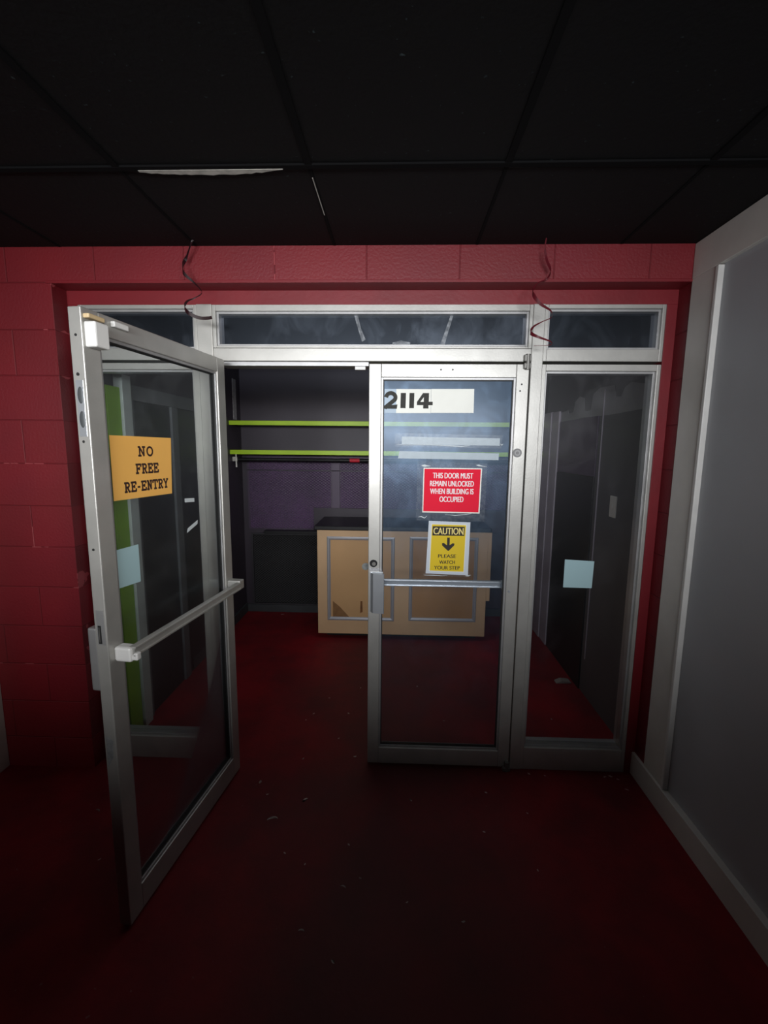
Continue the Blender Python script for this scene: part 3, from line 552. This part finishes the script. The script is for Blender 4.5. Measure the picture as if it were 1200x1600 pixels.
# ------------------------------------------------------------------ counter
c = tag(empty('reception_counter', (0.035, 1.68, 0)), 'tan front counter with black top and two silver moulded panels', 'counter'); off = c.location
MB().box(-0.698, 0.768, 1.68, 2.18, 0.045, 0.978, 0.003).build('body', WOOD, c, off)
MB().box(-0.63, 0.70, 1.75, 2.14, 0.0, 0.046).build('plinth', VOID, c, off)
MB().box(-0.722, 0.79, 1.655, 2.20, 0.978, 1.014, 0.008).build('countertop', BLK, c, off)
MB().box(0.768, 0.80, 1.685, 2.18, 0.37, 0.972, 0.002).build('side_panel', WOOD, c, off)
def moulding(x0, x1, z0, z1, pm):
    w, yF = 0.030, 1.68
    q = MB(); t = bmesh.new()
    prof = [(0.0, 0.0), (0.0, -0.010), (0.25, -0.017), (0.55, -0.017), (0.8, -0.009), (1.0, -0.004), (1.0, 0.0)]
    rings = []
    for u, dy in prof:
        k = u * w
        rings.append([t.verts.new((x, yF + dy, z)) for x, z in ((x0 + k, z0 + k), (x1 - k, z0 + k), (x1 - k, z1 - k), (x0 + k, z1 - k))])
    for a, b2 in zip(rings[:-1], rings[1:]):
        for i in range(4): t.faces.new((a[i], a[(i + 1) % 4], b2[(i + 1) % 4], b2[i]))
    bmesh.ops.recalc_face_normals(t, faces=t.faces); q.merge(t)
    p = MB().box(x0 + 0.02, x1 - 0.02, yF - 0.003, yF, z0 + 0.02, z1 - 0.02).build('inset_panel', pm, c, off)
    q.build('moulding', SILV, c, off); return p
p1 = moulding(-0.612, -0.028, 0.172, 0.922, WOODP); moulding(0.100, 0.684, 0.180, 0.930, WOODB)
q = MB().prism([(-0.565, 0.345), (-0.50, 0.29), (-0.42, 0.20), (-0.565, 0.20)], 1.6764, 1.6774); q.build('torn_veneer', mat('torn_veneer', (0.30, 0.15, 0.055), 0.7, var=0.2, scale=20), p1, off)['label'] = 'darker corner where the veneer has torn'
MB().prism([(-0.322, 0.35), (-0.305, 0.35), (-0.303, 0.25), (-0.325, 0.24)], 1.6764, 1.6774).build('torn_veneer', BARE, p1, off)['label'] = 'narrow brown gouge'

# ------------------------------------------------------------------ shelves, rod, mesh
def shelf(z, label):
    e = tag(empty('wall_shelf', (-0.125, 2.155, z)), label, 'shelf', 'lime edged shelves'); off = e.location
    MB().box(-1.549, 1.299, 2.015, 2.309, z, z + 0.034, 0.001).build('board', BLK, e, off)
    MB().box(-1.549, 1.299, 1.995, 2.015, z - 0.002, z + 0.038, 0.002).build('front_edge', LIME, e, off)['label'] = 'lime green front edge'
shelf(1.875, 'upper black shelf with a lime green front edge'); shelf(1.612, 'lower black shelf with a lime green front edge above the rod')
r = tag(empty('hanging_rod', (-0.1, 2.06, 1.562)), 'black hanging rod with a red taped section under the lower shelf', 'rod'); off = r.location
MB().cyl((-1.50, 2.06, 1.562), (1.25, 2.06, 1.562), 0.017, 16).build('bar', BLK, r, off)
MB().cyl((-0.455, 2.06, 1.562), (-0.365, 2.06, 1.562), 0.0185, 16).build('tape_wrap', REDTAPE, r, off)['label'] = 'red tape wrapped on the rod'
MB().box(-1.548, -1.52, 2.045, 2.075, 1.545, 1.585, 0.003).cyl((-1.52, 2.06, 1.562), (-1.50, 2.06, 1.562), 0.018, 16).build('bracket', PLST, r, off)
MB().box(-1.512, -1.500, 2.03, 2.034, 1.49, 1.61, 0.001).build('hook', IVORY, r, off); MB().box(1.25, 1.298, 2.04, 2.08, 1.540, 1.605, 0.003).build('bracket', BLK, r, off)
def expanded(x0, x1, z0, z1, y, px, pz, th):
    """lattice of zigzag strands, one mesh"""
    t = bmesh.new(); nx = int((x1 - x0) / (px / 2)); nz = int((z1 - z0) / (pz / 2))
    for j in range(nz):
        za = z0 + j * pz / 2
        prev = None
        for i in range(nx + 1):
            x = x0 + i * px / 2; z = za + (pz / 2 if (i + j) % 2 else 0)
            cur = [t.verts.new((x, y + d, z + e)) for d, e in ((0, th), (-th * 1.4, 0), (0, -th), (th * .6, 0))]
            if prev:
                for k in range(4): t.faces.new((prev[k], cur[k], cur[(k + 1) % 4], prev[(k + 1) % 4]))
            prev = cur
    bmesh.ops.recalc_face_normals(t, faces=t.faces); q = MB(); q.merge(t); return q
e = tag(empty('expanded_metal_mesh', (-0.3, 2.30, 0.87)), 'plum painted expanded metal mesh on the back wall under the shelves', 'mesh panel'); off = e.location
MB().box(-1.50, 1.25, 2.303, 2.309, 0.86, 1.60).build('backing', PLUMD, e, off)
expanded(-1.48, -0.665, 0.875, 1.555, 2.297, 0.036, 0.026, 0.0034).build('mesh', PLUM, e, off); expanded(-0.575, 1.20, 0.875, 1.555, 2.297, 0.036, 0.026, 0.0034).build('mesh', PLUM, e, off)
MB().box(-0.66, -0.58, 2.290, 2.303, 0.87, 1.585, 0.002).build('flat_bar', mat('muted_plum_paint', (0.10, 0.07, 0.115), 0.5), e, off)
MB().box(-1.50, 1.25, 2.290, 2.303, 1.448, 1.456, 0.001).build('cross_wire', BLK, e, off)
MB().box(-0.84, 1.25, 2.284, 2.296, 0.86, 1.085, 0.002).build('smooth_board', CHAR, e, off)['label'] = 'smooth charcoal board across the lower mesh'
e = tag(empty('expanded_metal_mesh', (-1.1, 2.30, 0.08)), 'black expanded metal screen near the floor beside the counter', 'mesh panel'); off = e.location
MB().box(-1.47, -0.55, 2.304, 2.309, 0.08, 0.82).build('backing', VOID, e, off)
expanded(-1.455, -0.56, 0.10, 0.80, 2.292, 0.030, 0.024, 0.0018).build('mesh', mat('dark_grey_wire', (0.17, 0.17, 0.18), 0.4, 0.3), e, off)
MB().frame(-1.475, -0.55, 0.078, 0.822, 0.016, 2.286, 2.304, 0.001).build('rim', mat('charcoal_rim', (0.035, 0.033, 0.038), 0.5), e, off)
tag(MB().box(-1.32, -0.73, 2.20, 2.283, 0.832, 0.862, 0.003).build('ledge', BLK), 'narrow black ledge above the black mesh screen', 'ledge')
sw = tag(empty('light_switch', (1.30, 0.645, 1.34)), 'ivory switch plate on the charcoal side wall seen through the fixed glass', 'switch'); off = sw.location
MB().box(1.293, 1.30, 0.603, 0.682, 1.275, 1.405, 0.002).build('plate', IVORY, sw, off); MB().box(1.286, 1.293, 0.636, 0.649, 1.328, 1.352, 0.002).build('toggle', IVORY, sw, off)
t = bmesh.new()
tag(MB().prism([(-0.06, 0), (0.05, 0.004), (0.04, 0.014), (-0.02, 0.02)], -0.03, 0.02).build('debris_scrap', mat('pale_scrap', (0.25, 0.22, 0.2), 0.7)), 'pale scrap lying against the charcoal side wall', 'scrap').location = (1.22, 1.02, 0.001)

# ------------------------------------------------------------------ curled ribbons hanging from the ceiling
def ribbon(loc, pts, widths, mt, label):
    """flat ribbon swept along a smooth path through local points"""
    P = [Vector(p) for p in pts]; path, wd = [], []
    for i in range(len(P) - 1):
        p0, p1, p2, p3 = P[max(i - 1, 0)], P[i], P[i + 1], P[min(i + 2, len(P) - 1)]
        for k in range(8):
            u = k / 8
            path.append(0.5 * ((2 * p1) + (p2 - p0) * u + (2 * p0 - 5 * p1 + 4 * p2 - p3) * u * u + (3 * p1 - p0 - 3 * p2 + p3) * u ** 3)); wd.append(widths[i] * (1 - u) + widths[i + 1] * u)
    path.append(P[-1]); wd.append(widths[-1])
    t = bmesh.new(); prev = None
    for i, p in enumerate(path):
        d = (path[min(i + 1, len(path) - 1)] - path[max(i - 1, 0)]).normalized()
        ax = Vector((0, 0, 1)) - d * d.z * 0.9
        if ax.length < 0.05: ax = Vector((1, 0, 0))
        ax.normalize(); nn = d.cross(ax).normalized() * 0.0006; h2 = ax * wd[i] / 2
        cur = [t.verts.new(p + h2 + nn), t.verts.new(p - h2 + nn), t.verts.new(p - h2 - nn), t.verts.new(p + h2 - nn)]
        if prev:
            for k in range(4): t.faces.new((prev[k], cur[k], cur[(k + 1) % 4], prev[(k + 1) % 4]))
        else: t.faces.new(cur[::-1])
        prev = cur
    t.faces.new(prev); bmesh.ops.recalc_face_normals(t, faces=t.faces)
    q = MB(); q.merge(t); o = q.build('curled_ribbon', mt, smooth=False); o.location = loc; return tag(o, label, 'ribbon')
ribbon((-0.9, -0.06, 2.552), [(0.005, 0, 0), (-0.005, 0.0, -0.02), (-0.036, 0.02, -0.065), (-0.043, 0.0, -0.10), (-0.026, -0.03, -0.145), (0.012, -0.02, -0.18), (0.026, 0.02, -0.205), (-0.01, 0.03, -0.225), (-0.036, 0.01, -0.245), (-0.040, -0.01, -0.275), (-0.015, -0.03, -0.305), (0.025, -0.02, -0.322), (0.058, 0.0, -0.318), (0.070, 0.01, -0.312)],
       [.006, .008, .013, .017, .014, .007, .004, .004, .008, .015, .015, .014, .014, .012], FOIL, 'dark curled ribbon hanging above the open door')
ribbon((0.60, -0.06, 2.552), [(0, 0, 0), (-0.004, 0, -0.04), (0.006, 0, -0.085), (0.028, 0.01, -0.125), (0.02, 0.03, -0.15), (-0.02, 0.02, -0.17), (-0.045, 0.0, -0.205), (-0.044, -0.02, -0.235), (-0.018, -0.03, -0.27), (0.03, -0.02, -0.295), (0.045, 0.02, -0.31), (0.01, 0.03, -0.325), (-0.03, 0.01, -0.35), (-0.047, -0.01, -0.38), (-0.02, -0.03, -0.402), (0.035, -0.02, -0.418), (0.045, 0.01, -0.425), (-0.02, 0.03, -0.425)],
       [.005, .008, .011, .014, .006, .004, .011, .015, .012, .007, .004, .004, .008, .015, .010, .005, .003, .002], FOILR, 'dark red curled ribbon hanging above the closed door corner')

# ------------------------------------------------------------------ flakes on the floor
def flake_mesh(kind):
    t = bmesh.new()
    if kind == 2:   # curled crescent
        rows = []
        for i in range(11):
            a = math.radians(150 - 130 * i / 10); w = 0.22 * math.sin(math.pi * (i + 0.6) / 11.2) + 0.03
            c0 = Vector((math.cos(a), math.sin(a) * 0.8, 0.02)); r_ = Vector((math.cos(a), math.sin(a) * 0.8, 0)).normalized() * w
            rows.append((t.verts.new(c0 - r_), t.verts.new(c0 + Vector((0, 0, 0.16))), t.verts.new(c0 + r_)))
        for a_, b_ in zip(rows[:-1], rows[1:]):
            t.faces.new((a_[0], a_[1], b_[1], b_[0])); t.faces.new((a_[1], a_[2], b_[2], b_[1]))
    else:
        nn = 7 + kind; c0 = t.verts.new((0, 0, 0.25))
        ring = [t.verts.new((math.cos(2 * math.pi * i / nn) * random.uniform(.6, 1.1), math.sin(2 * math.pi * i / nn) * random.uniform(.3, .65), random.uniform(0.02, .2))) for i in range(nn)]
        for i in range(nn): t.faces.new((c0, ring[i], ring[(i + 1) % nn]))
    bmesh.ops.solidify(t, geom=t.faces[:], thickness=0.05)
    me = bpy.data.meshes.new('paint_flake'); t.to_mesh(me); t.free(); me.materials.append(FLAKE); return me
FM = [flake_mesh(0), flake_mesh(1), flake_mesh(2)]
spots = [(-0.429, -0.167, .017, 0), (-0.553, -0.296, .026, 2), (0.079, -0.144, .010, 0), (-0.195, -0.594, .013, 2), (-0.196, -0.843, .008, 1), (-0.321, -0.758, .012, 2), (0.253, -0.698, .008, 0), (0.398, -0.312, .007, 1), (-1.381, -0.278, .014, 2), (-1.205, -0.515, .007, 0), (-0.219, 0.15, .010, 1), (-0.557, 0.468, .007, 1), (-0.522, 0.537, .009, 0), (-0.68, -0.06, .012, 1), (-0.455, -0.454, .007, 0), (-0.192, -0.402, .007, 1), (0.052, -0.637, .006, 0), (1.119, 0.06, .012, 1), (1.09, 0.055, .010, 0), (1.15, 0.04, .008, 1), (-0.152, 0.487, .007, 0), (-0.3, 0.55, .009, 1), (0.581, -0.487, .006, 0), (1.16, -0.03, .010, 0), (0.70, 0.06, .009, 1), (0.78, 0.05, .007, 0), (-0.45, 0.72, .008, 0), (-0.33, 0.30, .007, 1), (-0.50, 0.12, .008, 0), (-0.25, 0.86, .008, 1), (0.15, 0.9, .009, 0), (0.3, 0.5, .008, 1), (0.88, 0.75, .008, 0), (0.98, 0.55, .009, 1), (-1.16, 2.22, .02, 0), (0.45, -0.08, .008, 1), (0.62, -0.2, .006, 0), (-0.62, -0.14, .007, 0), (-0.13, -0.55, .006, 1), (-0.36, -0.5, .006, 0)]
for k, (x, y, r_, kind) in enumerate(spots):
    o = bpy.data.objects.new('paint_flake', FM[kind]); COL.objects.link(o); o.location = (x, y, 0.0003); o.scale = (r_, r_, r_ * .55); o.rotation_euler = (0, 0, random.uniform(0, 6.28) if kind != 2 else random.uniform(-.5, .3))
    if kind == 2: tag(o, 'pale curled crescent paint flake on the red floor', 'paint flake', 'curled paint flakes on the floor')
    else: tag(o, 'tiny pale paint chip scattered on the red floor', 'paint chip', 'paint chips scattered on the floor')
